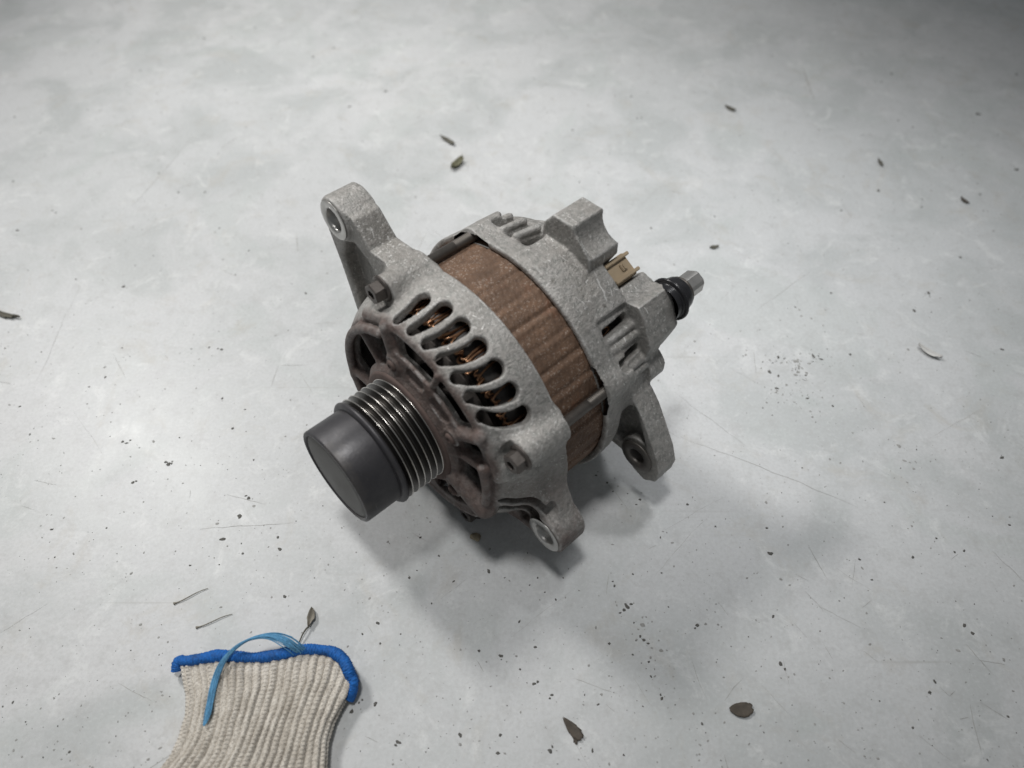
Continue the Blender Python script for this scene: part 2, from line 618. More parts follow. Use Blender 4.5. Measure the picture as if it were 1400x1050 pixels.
M = {}
M['floor'] = floor_material()
M['cast_front'] = cast_material("dusty_cast_aluminium", dust_from=-0.0400)
M['cast'] = cast_material("cast_aluminium")
M['stator'] = stator_material()
M['nick'] = simple("bare_scored_aluminium", (0.62, 0.61, 0.59), 0.45, 0.2, 900, 0.15)
M['copper'] = simple("enamelled_copper_wire", (0.36, 0.20, 0.115), 0.33, 0.9, 800, 0.45)
M['interior'] = simple("dark_interior", (0.02, 0.017, 0.015), 0.5, 0.0)  # near-black, puts the shade inside the housing into the colour
M['fan'] = simple("fan_steel", (0.075, 0.066, 0.060), 0.55, 0.5, 300, 0.35)
M['groove'] = simple("worn_pulley_steel", (0.060, 0.056, 0.052), 0.33, 0.9, 500, 0.2, 0.08)
M['crest'] = simple("polished_steel", (0.55, 0.53, 0.50), 0.27, 1.0, 500, 0.1, 0.05)
M['cap'] = simple("dark_coated_steel", (0.050, 0.048, 0.051), 0.46, 0.3, 350, 0.16, 0.10)
nt = NT("dark_coated_steel")
mp = nt.n("ShaderNodeMapping")
mp.inputs["Scale"].default_value = (1.0, 0.12, 0.12)
nt.link(nt.co.outputs["Object"], mp.inputs["Vector"])
c = nt.ramp(nt.noise(130, 4, 0.6), [(0.3, (0.038, 0.037, 0.041)), (0.7, (0.056, 0.054, 0.058))])
c = nt.mix(nt.ramp(nt.noise(45, 5, 0.7), [(0.5, 0.0), (0.72, 0.6)]), c, (0.105, 0.095, 0.083))
c = nt.mix(nt.ramp(nt.noise(900, 3, 0.7, vec=mp.outputs[0]), [(0.62, 0.0), (0.74, 0.35)]), c, (0.16, 0.155, 0.15))
M['cap'] = nt.set(Base_Color=c, Metallic=0.25, Roughness=nt.ramp(nt.noise(60, 4, 0.6), [(0.3, 0.36), (0.7, 0.58)]),
                  Normal=nt.bump(nt.noise(700, 3, 0.6), 0.15, 0.0004))
M['cap_face'] = simple("dusty_cap_plastic", (0.060, 0.057, 0.050), 0.5, 0.0, 250, 0.2, 0.1)
M['dust'] = simple("brown_brake_dust", (0.105, 0.074, 0.064), 0.85, 0.0, 260, 0.3, 0.3)
M['bolt'] = simple("zinc_bolt_steel", (0.13, 0.118, 0.106), 0.5, 0.75, 400, 0.25, 0.2)
M['bolt_head'] = simple("dull_bolt_steel", (0.12, 0.107, 0.098), 0.45, 0.7, 400, 0.3, 0.25)
M['bush'] = simple("bright_bushing_steel", (0.50, 0.49, 0.47), 0.32, 0.8, 500, 0.15, 0.1)
M['bush_dark'] = simple("dull_bushing_steel", (0.13, 0.12, 0.11), 0.5, 0.6, 400, 0.25, 0.15)
M['beige'] = simple("beige_plastic", (0.36, 0.28, 0.185), 0.55, 0.0, 200, 0.16, 0.1)
M['black'] = simple("black_plastic", (0.016, 0.016, 0.018), 0.27, 0.0, 300, 0.3, 0.08)
M['hole'] = simple("dark_recess", (0.015, 0.013, 0.012), 0.7)
M['knit'] = knit_material()
M['blue'] = simple("blue_braid", (0.007, 0.110, 0.39), 0.75, 0.0, 1100, 0.65, 0.7)
M['thread'] = simple("faded_blue_thread", (0.11, 0.30, 0.49), 0.85, 0.0, 900, 0.35, 0.3)
M['speck'] = simple("floor_grime", (0.095, 0.092, 0.083), 0.7, 0.0, 700, 0.35)
M['scratch'] = simple("scratch_grime", (0.33, 0.325, 0.305), 0.7, 0.0, 300, 0.3)
M['leaf'] = simple("dry_leaf", (0.10, 0.095, 0.075), 0.8, 0.0, 500, 0.4)
M['straw'] = simple("dry_straw", (0.26, 0.24, 0.20), 0.8, 0.0, 500, 0.3)
M['leaf_olive'] = simple("olive_leaf", (0.13, 0.125, 0.075), 0.8, 0.0, 500, 0.4)
M['pale_speck'] = simple("pale_floor_grime", (0.30, 0.298, 0.285), 0.75, 0.0, 700, 0.3)
M['tan'] = simple("tan_grit", (0.30, 0.255, 0.18), 0.85, 0.0, 600, 0.3)
M['chip'] = simple("dark_chip", (0.075, 0.062, 0.048), 0.75, 0.0, 500, 0.45, 0.4)
M['white'] = simple("white_paint_flake", (0.54, 0.535, 0.515), 0.6, 0.0, 400, 0.12)

# ------------------------------------------------------------------ floor
n = 8
bm = bmesh.new()
bmesh.ops.create_grid(bm, x_segments=n, y_segments=n, size=2.5)
floor = bm_obj("floor", bm, M['floor'])
floor['kind'] = 'structure'
floor['label'] = 'pale grey painted concrete floor, stained, speckled and scuffed'

# ------------------------------------------------------------------ alternator
# local frame: x along the shaft (0 at the pulley's outer face), y left of the shaft, z up; lengths in mm
AX = Vector((0.7294838, 0.68379085, -0.0168364)).normalized()
AZ = Vector((0, 0, 1)) - AX * AX.z
AZ.normalize()
AY = AZ.cross(AX)
P0 = Vector((-0.08028, 0.17056, CAM_H - 0.28760))
alt = bpy.data.objects.new("alternator", None)
COL.objects.link(alt)
base = P0 + AX * 0.09
mw = Matrix((AX, AY, AZ)).transposed().to_4x4()
mw.translation = (base.x, base.y, 0.0)
alt.matrix_world = mw
alt['label'] = 'used car alternator with brown rusty core, grey cast housing and black grooved pulley'
alt['category'] = 'alternator'
inv = mw.inverted() @ (Matrix.Translation(P0) @ Matrix((AX, AY, AZ)).transposed().to_4x4())
OFF = np.array(inv.translation) * 1000          # shaft origin in the Empty's frame (mm)


def part(name, V, F, mat, parent=None, smooth=True):
    p = alt if parent is None else parent
    return mesh_obj(name, np.asarray(V) + OFF, F, mat, p, smooth)


def bmpart(name, bm, mat, parent=None, ang=30):
    bmesh.ops.translate(bm, verts=bm.verts[:], vec=Vector(OFF))
    bmesh.ops.scale(bm, verts=bm.verts[:], vec=(MM, MM, MM))
    return bm_obj(name, bm, mat, alt if parent is None else parent, ang)


BOLTS = (-24, 66, 156, 246)

# --- front bracket
f = Field((40, -104, -76), (83.5, 94, 96), 0.72)
ADD = lambda fb, k=1.5: f.add(fb[0], fb[1], k)
SUB = lambda fb, k=0.8: f.sub(fb[0], fb[1], k)
ADD(f_rev([(48.6, 30), (48.6, 54), (47.8, 55.4), (47.6, 56.6), (48.4, 58.4), (50, 59.5), (54, 60.8), (62, 63.4), (68, 65.0), (74, 66.5), (81.4, 67), (81.4, 64.4), (69, 61.8), (60, 58.5), (52.5, 55.5), (51.5, 52), (51.5, 30)], 0.3))
# the shell falls away beside the two big oval openings
SUB(f_bevel(45, 53.0, 0.72, -116, -37), 1.5)
SUB(f_bevel(45, 53.0, 0.72, 80, 136), 1.5)
# bolt bosses, lugs
for b in BOLTS:
    y, z = pt(66, b)
    ADD(f_cyl(57, 81.2, y, z, 7.4), 6)
top = [(-80, 73), (-76.5, 77), (-70, 78), (-58, 75), (-47, 64), (-36, 65), (-27, 62), (-20, 55), (-40, 35), (-56, -4), (-66, -4), (-71, 22), (-75, 40), (-78.5, 52), (-82, 64)]
ADD(f_prism(top, 65, 80, 2.0), 4)
SUB(f_prism([(-68, 56), (-60, 60), (-52, 56), (-46, 49), (-50, 40), (-60, 18), (-66, 14), (-69, 32), (-72, 46)], 55, 72.5, 1.5), 2.5)
y, z = 70.5, 70.5
ADD(f_cyl(63.2, 80, y, z, 10.6), 2.5)
low = [(60, 8), (66, -6), (75, -24), (80, -30), (81.5, -38), (77, -43.5), (66, -43), (54, -45), (38, -53), (36, -20)]
ADD(f_prism(low, 64.6, 80, 2.5), 5)
SUB(f_prism([(52, -36), (60, -34), (64, -38), (56, -42)], 60, 69, 1.5), 2.0)
yl, zl = -73.5, -33
ADD(f_cyl(63.2, 80, yl, zl, 10.4), 2.5)
# shell slots, a group between every two bolts
for q in range(4):
    for i in range(7):
        o0 = -8 + 10.2 * i + 90 * q
        i0 = -9 + 9.2 * i + 90 * q
        if q == 1 and i in (0, 1, 4, 5):
            continue
        if q == 3:
            continue
        x1 = 66.6 if 0 < i else 64
        SUB(f_slot(52.6, x1, i0 - 0.6, o0, 4.25, 52, 80, bow=0.5 + 0.34 * i, w0=3.0), 0.6)
# openings in the front face
for th0, th1, r0, r1, q in ((-9, 49, 40, 55.3, 2), (-39, -19, 34.5, 50, 4), (-93, -47, 33.5, 50, 8), (60, 70, 37, 51, 3), (77, 106, 34, 50.5, 7),
                            (138, 172, 36, 52, 4), (184, 226, 36, 52, 6), (234, 258, 34, 50, 5)):
    SUB(f_sector(38, 58, r0, r1, th0, th1, q), 1.0)
# hub plate on the camera's side
ADD(f_rev([(43, 0), (43, 31), (45, 33.5), (50, 33.5), (50, 0)], 0.3), 1.0)
fn, bx = f_rev([(43.5, 30), (44.6, 34), (45.4, 43.5), (46.0, 45), (47.0, 44.8), (49, 38), (50, 30)], 0.3)
wd, wb = f_sector(40, 56, 20, 48, -12, 52, 2)
ADD((lambda X, Y, Z: np.maximum(fn(X, Y, Z), wd(X, Y, Z)), wb), 1.0)
SUB(f_sector(38, 46.2, 36, 43, 2, 18, 2.5), 1.0)
SUB(f_sector(38, 46.2, 36, 43, 26, 44, 2.5), 1.0)
for a0, a1 in ((-100, -20), (72, 118), (226, 260)):
    ADD(f_arc(46.0, 51.8, 2.3, a0, a1), 1.2)
for th, ra, rb, w_ in ((-43, 32, 52, 2.4), (73.5, 32, 52, 2.4), (-14, 40, 57, 3.0), (53, 38, 58, 3.2), (110, 33, 52, 6.5), (228, 32, 52, 2.4), (-97, 32, 52, 3), (22, 44, 57, 1.6)):
    y0, z0 = pt(ra, th)
    y1, z1 = pt(rb, th)
    ADD(f_caps((47.2, y0, z0), (47.4, y1, z1), w_), 1.5)
for th in (-12, 55, 130, 195):
    yy, zz = pt(38, th)
    ADD(f_cyl(43.8, 50, yy, zz, 4.6), 2.0)
# bores
SUB(f_cyl(30, 90, 0, 0, 14), 0.5)
SUB(f_cyl(60, 90, y, z, 6.6), 0.5)
SUB(f_cyl(60, 90, yl, zl, 6.6), 0.5)
for b in BOLTS:
    yy, zz = pt(67, b)
    SUB(f_cyl(50, 57.2, yy, zz, 8.2), 1.0)
f.sub(*f_cyl(79.8, 90, 0, 0, 64.8), 0.4)
V, Q = f.mesh()
front = part("front_bracket", V, Q, M['cast_front'])
for yy, zz in ((y, z), (yl, zl)):
    pr = [(82, 5.8), (80.5, 6.2), (80.5, 9), (80.4, 6.4), (62.6, 6.4), (62.9, 9.4), (62.6, 9.9), (62.4, 9.6), (62.4, 6.4), (63.2, 5.7), (82, 5.8)]
    V, F = lathe(pr, 48, (yy, zz))
    part("lug_bushing", V, F, M['bush'], front)

# --- stator core
grooves = np.arange(-180, 180, 10.0) + 5.5


def stator_r(X, R, th):
    d = np.degrees(th)
    q = (d - 5.5 + 5) % 10 - 5
    k = np.floor((d - 5.5 + 5) / 10)
    wob = 0.10 * np.sin(k * 2.1 + X * 0.12)
    r = R - np.where(R > 55, (0.55 + 0.3 * np.sin(k * 3.7)) * np.exp(-((q + wob) / 1.15) ** 2), 0)
    r = r + np.where(R > 55, 0.30 * np.exp(-((q - 2.3 + wob) / 1.3) ** 2), 0)
    r = r + np.where(R > 55, 0.10 * np.sin(X * 5.3 + 2 * np.sin(d * 0.3)) + 0.08 * np.sin(X * 2.1 + d), 0)
    return r


V, F = lathe(densify([(78, 50), (78, 64.1), (79, 64.5), (111, 64.5), (112, 64.1), (112, 50), (78, 50)], 0.6), 1080, (0, 0), stator_r)
part("stator_core", V, F, M['stator'])

# --- copper end windings: hairpin loops standing out of the core at either end
paths, rr = [], []
for sgn, x0, x1 in ((-1, 80, 61.5), (1, 110, 131)):
    for i in range(260):
        th = 360 * i / 260 + RNG.normal(0, .6)
        r0 = RNG.uniform(49.5, 57)
        r1 = RNG.uniform(49.5, 57)
        dth = RNG.uniform(2.0, 6)
        top_x = x1 + RNG.normal(0, 0.9)
        t = np.linspace(0, 1, 12)
        ths = np.radians(th + dth * (t * t * (3 - 2 * t)))
        r = r0 + (r1 - r0) * t + 1.2 * np.sin(t * np.pi)
        x = x0 + (top_x - x0) * np.sin(t * np.pi) ** 0.55
        paths.append(np.stack([x, -r * np.sin(ths), r * np.cos(ths)], 1))
        rr.append(0.62)
V, F = tubes(paths, rr, 6)
w = part("copper_winding", V, F, M['copper'])
w['kind'] = 'stuff'
V, F = lathe([(62, 0), (62, 46.5), (134, 46.5), (134, 0)], 72)
part("rotor", V, F, M['interior'])
for x0, x1 in ((63.5, 80), (110, 129)):
    V, F = lathe([(x0, 46), (x0, 55), (x0 + 1, 56.2), (x1, 56.2), (x1, 46)], 90)
    part("winding_light_block", V, F, M['interior'], w)  # dark ring added under the loops to block light inside the housing
# fan behind the front face
V, F = lathe([(58.5, 0), (58.5, 50), (59.5, 50), (59.5, 0)], 72)
fan = part("cooling_fan", V, F, M['fan'])
blade = None
for k in range(14):
    th = k * 360 / 14 + RNG.uniform(-5, 5)
    if blade is None:
        pv, pf = [], []
        ns = 7
        for i in range(ns):
            t = i / (ns - 1)
            r = 30 + 18.5 * t
            a = math.radians(14 * t * t)
            for x in (52.2, 59):
                for hw in (-1.1, 1.1):
                    aa = a + hw / r
                    pv.append((x, -r * math.sin(aa), r * math.cos(aa)))
        for i in range(ns - 1):
            o = i * 4
            pf += [[o, o + 4, o + 5, o + 1], [o + 2, o + 3, o + 7, o + 6], [o, o + 2, o + 6, o + 4], [o + 1, o + 5, o + 7, o + 3]]
        pf += [[0, 1, 3, 2], [(ns - 1) * 4 + j for j in (0, 2, 3, 1)]]
        bme = bpy.data.meshes.new("fan_blade")
        bme.from_pydata([tuple(c * MM for c in v) for v in pv], [], pf)
        bme.materials.append(M['fan'])
        blade = bme
    o = bpy.data.objects.new("fan_blade", blade)
    COL.objects.link(o)
    o.parent = fan
    o.location = Vector(OFF) * MM
    o.rotation_euler = (rad(th), 0, 0)

# --- pulley
pr = [(42.9, 8), (42.9, 27.2), (42.4, 27.6), (41.7, 27.6), (41.2, 27.2)]
prof = []
for k in range(5, -1, -1):
    xc = 23.43 + 3.56 * k
    if k < 5:
        prof += [(xc + 1.78 + 0.35, 24.5), (xc + 1.78 - 0.35, 24.5)]
    else:
        prof += [(xc + 0.6, 26.6)]
    prof += [(xc + 0.42, 26.85), (xc + 0.18, 27.25), (xc - 0.18, 27.25), (xc - 0.42, 26.85)]
prof += [(21.9, 24.7), (21.2, 24.7)]
V, F = lathe(prof + [(21.2, 8)], 192)
pulley = part("pulley", V, F, M['groove'])
# bright worn crests of the ribs
for k in range(6):
    xc = 23.43 + 3.56 * k
    V, F = lathe([(xc - 0.36, 26.9), (xc - 0.2, 27.27), (xc, 27.34), (xc + 0.2, 27.27), (xc + 0.36, 26.9)], 192)
    part("rib_crest", V, F, M['crest'], pulley)
V, F = lathe(densify([(21.6, 24.6), (21.4, 26.6), (20.9, 27.4), (20.1, 27.7), (19.3, 27.5), (18.7, 26.9), (18.3, 25.9), (18.2, 24.5)], 0.5), 160)
part("flange", V, F, M['cap'], pulley)
V, F = lathe([(18.6, 24.8), (17, 24.85), (1.0, 24.8), (0.35, 24.6), (0.0, 24.1), (0.0, 23.0), (0.4, 22.7), (0.8, 22.55)], 160)
cap = part("pulley_cap", V, F, M['cap'], pulley)
V, F = lathe([(0.9, 22.7), (0.9, 22.0), (0.5, 21.6), (0.35, 18), (0.3, 0.01)], 128)
part("cap_face", V, F, M['cap_face'], pulley)
V, F = lathe([(41.2, 26.4), (41.4, 29.6), (41.9, 30.6), (43.4, 31), (44, 30)], 160)
part("backing_disc", V, F, M['dust'], pulley)

# --- through bolts with hexagon heads
for b in BOLTS:
    yy, zz = pt(67.6, b)
    pr = [(56, 2.6), (98, 2.6)]
    x = 98.0
    while x < 112:
        pr += [(x + 0.15, 2.4), (x + 0.4, 2.7), (x + 0.55, 2.7)]
        x += 0.9
    V, F = lathe(pr, 24, (yy, zz))
    sh = part("through_bolt", V, F, M['bolt'])
    bm = bmesh.new()
    prof = [(57.3, 2.7), (57.3, 6.4), (56.5, 6.4), (55.9, 5.6), (55.9, 5.0)]
    hexr = [(55.9, 4.75), (51.4, 4.75), (50.8, 4.2), (50.8, 2.3), (53.8, 2.1), (53.8, 0.01)]
    rings = []
    for (xx, r), seg in [(p_, 24) for p_ in prof] + [(p_, 24) for p_ in hexr]:
        ring = []
        for i in range(seg):
            a = 2 * math.pi * i / seg + 0.3
            rr_ = r
            if (xx, r) in hexr[:3] or (xx, r) == (50.8, 2.3):
                c_ = ((a - 0.3 + math.pi / 6) % (math.pi / 3)) - math.pi / 6
                rr_ = r * math.cos(math.pi / 6) / math.cos(c_) * 1.06
            ring.append(bm.verts.new((xx, yy - rr_ * math.sin(a), zz + rr_ * math.cos(a))))
        rings.append(ring)
    for r0, r1 in zip(rings[:-1], rings[1:]):
        for i in range(24):
            j = (i + 1) % 24
            bm.faces.new((r0[i], r1[i], r1[j], r0[j]))
    bmpart("bolt_head", bm, M['bolt_head'], sh, 25)
# bearing plate screws
for th in (-12, 55, 130, 195):
    yy, zz = pt(38, th)
    V, F = lathe([(44.5, 3.0), (43.2, 3.0), (42.6, 2.5), (42.3, 1.6), (42.3, 1.0), (43.4, 0.9), (43.4, 0.01)], 20, (yy, zz))
    part("bearing_screw", V, F, M['dust'])

# --- rear bracket
f = Field((107.5, -104, -76), (163, 84, 88), 0.72)
ADD(f_rev([(107.9, 64.6), (107.9, 67.8), (117, 67.2), (121.5, 64.6), (137, 63.6), (141, 62.0), (147, 57), (149, 52), (149, 0), (145, 0), (145, 50), (138, 58.5), (121, 59.2), (116, 64)], 0.4))
for b in BOLTS:
    yy, zz = pt(63.5, b)
    ADD(f_cyl(108.4, 126, yy, zz, 8.6, -0.03), 5)
# raised cooling fins on the far side and beside the terminal block
for th in (-32, -24, -15.5, -7.5):
    y0, z0 = pt(67.5, th)
    y1, z1 = pt(67.5, th + 2)
    ADD(f_caps((120, y0, z0), (131, y1, z1), 2.0), 1.2)
    y0, z0 = pt(64, th)
    y1, z1 = pt(64, th + 2)
    ADD(f_caps((120, y0, z0), (131, y1, z1), 2.0), 1.2)
for th in (50.5, 55, 67, 71):
    y0, z0 = pt(64.2, th)
    ADD(f_caps((121, y0, z0), (139.5, y0, z0), 1.9), 0.8)
for th in (-28, -20, -11.5, -3.5):
    SUB(f_slot(121.5, 130, th, th + 2, 2.2, 50, 78), 0.7)
for th in (46.5, 61):
    SUB(f_slot(122.5, 137, th + 0.5, th, 2.3, 50, 78), 0.6)
for th in range(100, 300, 14):
    if th in (100, 114):
        continue
    SUB(f_slot(122.5, 137, th, th, 3.0, 50, 78), 0.7)
# smooth saddle on the upper side
ADD(f_prism([(-2, 58), (1, 67.4), (14, 67.8), (26, 62.8), (36, 57), (43, 51), (36, 44)], 110.5, 139.5, 0.6), 2.5)
# rear foot block with its scalloped side
ADD(f_prism([(-3, 56), (-1, 74), (4, 80.5), (15.5, 81), (17, 77.5), (26.5, 69.5), (27, 64), (22, 54)], 130, 149.5, 0.7), 1.5)
SUB(f_cyl(131.5, 170, -26.6, 79.6, 10.2), 0.8)
# terminal block
ADD(f_prism([(30, 40), (32, 46), (37, 51), (43.5, 49.5), (51, 51.5), (55.5, 46), (61, 34), (59, 20), (48, 8), (30, 20)], 139, 159.5, 0.9), 1.5)
SUB(f_prism([(62, 34), (66, 34), (66, 0), (46, 0), (57, 18)], 150, 170, 0.5), 1.5)
# rear cover rim
ADD(f_rev([(146, 40), (146, 55), (152, 55), (153.5, 53), (153.5, 40)], 0.5), 2)
for th in (84, 92, 100):
    y0, z0 = pt(56, th)
    ADD(f_caps((140, y0, z0), (153, y0, z0), 2.6), 1.0)
# rear lug: web with a dark pocket and a thick rim
lug = [(56, 10), (65, 5), (70.5, -1), (77, -11), (84.5, -23), (88, -32), (87.5, -39), (82, -44), (76, -42), (66, -34), (56, -34), (46, -40), (44, 0)]
ADD(f_prism(lug, 129, 142.5, 1.8), 3)
ADD(f_cyl(141, 151.5, -55.5, 13, 9.5), 2)
SUB(f_prism([(58, 4), (67, 0), (72, -10), (77, -20), (82, -34), (78, -38), (66, -30), (56, -26)], 120, 136, 1.0), 2)
yr, zr = -75, -31
ADD(f_cyl(130, 142.5, yr, zr, 11.2), 1.5)
SUB(f_cyl(100, 147, yr, zr, 6.4), 0.4)
f.sub(*f_cyl(100, 143, 0, 0, 57.5), 0.4)
f.sub(*f_cyl(100, 109.4, 0, 0, 64.8), 0.4)
V, Q = f.mesh()
rear = part("rear_bracket", V, Q, M['cast'])
V, F = lathe([(147, 4.4), (147.5, 6.2), (146.8, 6.9), (142, 7.2), (142, 6.2), (129, 6.2), (129, 9.4), (128.5, 9.9), (128, 9.5), (128, 5.2), (128.6, 4.6), (147, 4.4)], 40, (yr, zr))
part("lug_bushing", V, F, M['bush_dark'], rear)

# --- plug socket, beige plastic, with rails and two prongs
def obox(bm, c, ex, ey, ez, dx, dy, dz, bev=0.3):
    r = bmesh.ops.create_cube(bm, size=1)
    m = Matrix.Translation(c) @ Matrix((ex, ey, ez)).transposed().to_4x4() @ Matrix.Diagonal((dx, dy, dz, 1))
    bmesh.ops.transform(bm, matrix=m, verts=r['verts'])
    if bev:
        es = list({e for v in r['verts'] for e in v.link_edges})
        bmesh.ops.bevel(bm, geom=es, offset=bev, segments=2, affect='EDGES')


th = 29
cy, cz = pt(64.0, th)
eR = Vector((0, -math.sin(rad(th)), math.cos(rad(th))))
eT = Vector((0, -math.cos(rad(th)), -math.sin(rad(th))))
eX = Vector((1, 0, 0))
C0 = Vector((0, cy, cz))
bm = bmesh.new()
obox(bm, C0 + eX * 148, eX, eT, eR, 14, 11.5, 1.6)
obox(bm, C0 + eX * 148 - eR * 9.5, eX, eT, eR, 14, 11.5, 1.6)
for s_ in (-1, 1):
    obox(bm, C0 + eX * 147.9 + eT * s_ * 5.3 - eR * 4.8, eX, eT, eR, 13.6, 1.4, 10.4)
obox(bm, C0 + eX * 142.5 - eR * 4.8, eX, eT, eR, 2, 11, 9)
sock = bmpart("plug_socket", bm, M['beige'])
for s_, w_ in ((-1, 1.7), (1, 1.7)):
    bm = bmesh.new()
    obox(bm, C0 + eX * 148.6 + eT * s_ * 4.4 + eR * 1.5, eX, eT, eR, 16, w_, 2.2)
    bmpart("rail", bm, M['beige'], sock)
bm = bmesh.new()
obox(bm, C0 + eX * 150 + eR * 1.2, eX, eT, eR, 3.2, 3.6, 1.2)
obox(bm, C0 + eX * 150 + eR * 1.9, eX, eT, eR, 0.9, 2.6, 0.7, 0.15)
bmpart("latch", bm, M['beige'], sock)

# --- terminal stud: black insulator and a steel cap nut
sy, sz_ = -52.5, 43.5
V, F = lathe(densify([(157, 9.0), (160.6, 9.2), (161.0, 10.9), (162.0, 11.2), (162.6, 10.6), (162.9, 9.2), (166.8, 8.9), (168.6, 8.5), (169.2, 7.6), (169.4, 4)], 0.7), 64, (sy, sz_))
ins_ = part("stud_insulator", V, F, M['black'])
V, F = lathe([(169.2, 4), (169.2, 7.4), (170.4, 7.6), (171.2, 6.9), (171.4, 5)], 48, (sy, sz_))
part("washer", V, F, M['bolt'], ins_)
bm = bmesh.new()
hexr = [(171, 6.0), (180.2, 6.0), (181.2, 5.4), (181.6, 4.0), (181.6, 0.01)]
rings = []
for xx, r in hexr:
    ring = []
    for i in range(36):
        a = 2 * math.pi * i / 36 + 0.5
        c_ = ((a - 0.5 + math.pi / 6) % (math.pi / 3)) - math.pi / 6
        q = math.cos(math.pi / 6) / math.cos(c_) * 1.06
        rr_ = r * (min(1.0, q * 1.02) if r > 4.5 else 1)
        ring.append(bm.verts.new((xx, sy - rr_ * math.sin(a), sz_ + rr_ * math.cos(a))))
    rings.append(ring)
for r0, r1 in zip(rings[:-1], rings[1:]):
    for i in range(36):
        j = (i + 1) % 36
        bm.faces.new((r0[i], r0[j], r1[j], r1[i]))
bmpart("terminal_nut", bm, M['bush'], ins_, 20)

# --- bright scratches and nicks scored into the castings
from mathutils.bvhtree import BVHTree


def scores(host, lines, name="scratch"):
    bvh = BVHTree.FromObject(host, bpy.context.evaluated_depsgraph_get())
    VV, FF, off = [], [], 0
    for (xa, ta), (xb, tb), wd, n_ in lines:
        pts = []
        for i in range(n_):
            t = i / (n_ - 1)
            x = xa + (xb - xa) * t + RNG.normal(0, 0.12)
            th_ = rad(ta + (tb - ta) * t + RNG.normal(0, 0.15))
            d = Vector((0, math.sin(th_), -math.cos(th_)))
            o_ = (Vector((x, 0, 0)) - d * 92 + Vector(OFF)) * MM
            hit, nr, _, _ = bvh.ray_cast(o_, d)
            if hit is None:
                pts.append(None)
                continue
            pts.append((hit / MM + nr * 0.06, nr))
        for i in range(n_ - 1):
            if pts[i] is None or pts[i + 1] is None or RNG.random() < 0.12:
                continue
            (a, na), (b, nb) = pts[i], pts[i + 1]
            if (b - a).length > 4:
                continue
            sd = (b - a).cross(na).normalized()
            wa, wb = (wd * RNG.uniform(0.3, 1.1) for _ in range(2))
            VV += [a + sd * wa / 2, a - sd * wa / 2, b - sd * wb / 2, b + sd * wb / 2]
            FF.append([off, off + 1, off + 2, off + 3])
            off += 4
    o_ = mesh_obj(name, [tuple(v) for v in VV], FF, M['nick'], host)
    o_['kind'] = 'stuff'


lines = [((134, 6), (133, 26), 0.35, 30), ((132, 27), (130, 36), 1.1, 16), ((136, 30), (134, 36), 0.5, 8), ((124, 12), (128, 20), 0.3, 10)]
for _ in range(70):
    x = RNG.uniform(110, 150)
    t_ = RNG.uniform(-35, 75)
    lines.append(((x, t_), (x + RNG.normal(0, 1.5), t_ + RNG.normal(0, 1.5)), RNG.uniform(0.25, 0.7), 4))
scores(rear, lines)
lines = []
for _ in range(80):
    x = RNG.uniform(56, 80)
    t_ = RNG.uniform(-48, 100)
    lines.append(((x, t_), (x + RNG.normal(0, 1.2), t_ + RNG.normal(0, 1.2)), RNG.uniform(0.25, 0.6), 4))
for _ in range(26):
    t_ = RNG.uniform(-5, 58)
    lines.append(((80.6, t_), (80.8, t_ + RNG.uniform(1, 4)), RNG.uniform(0.2, 0.5), 6))
scores(front, lines)

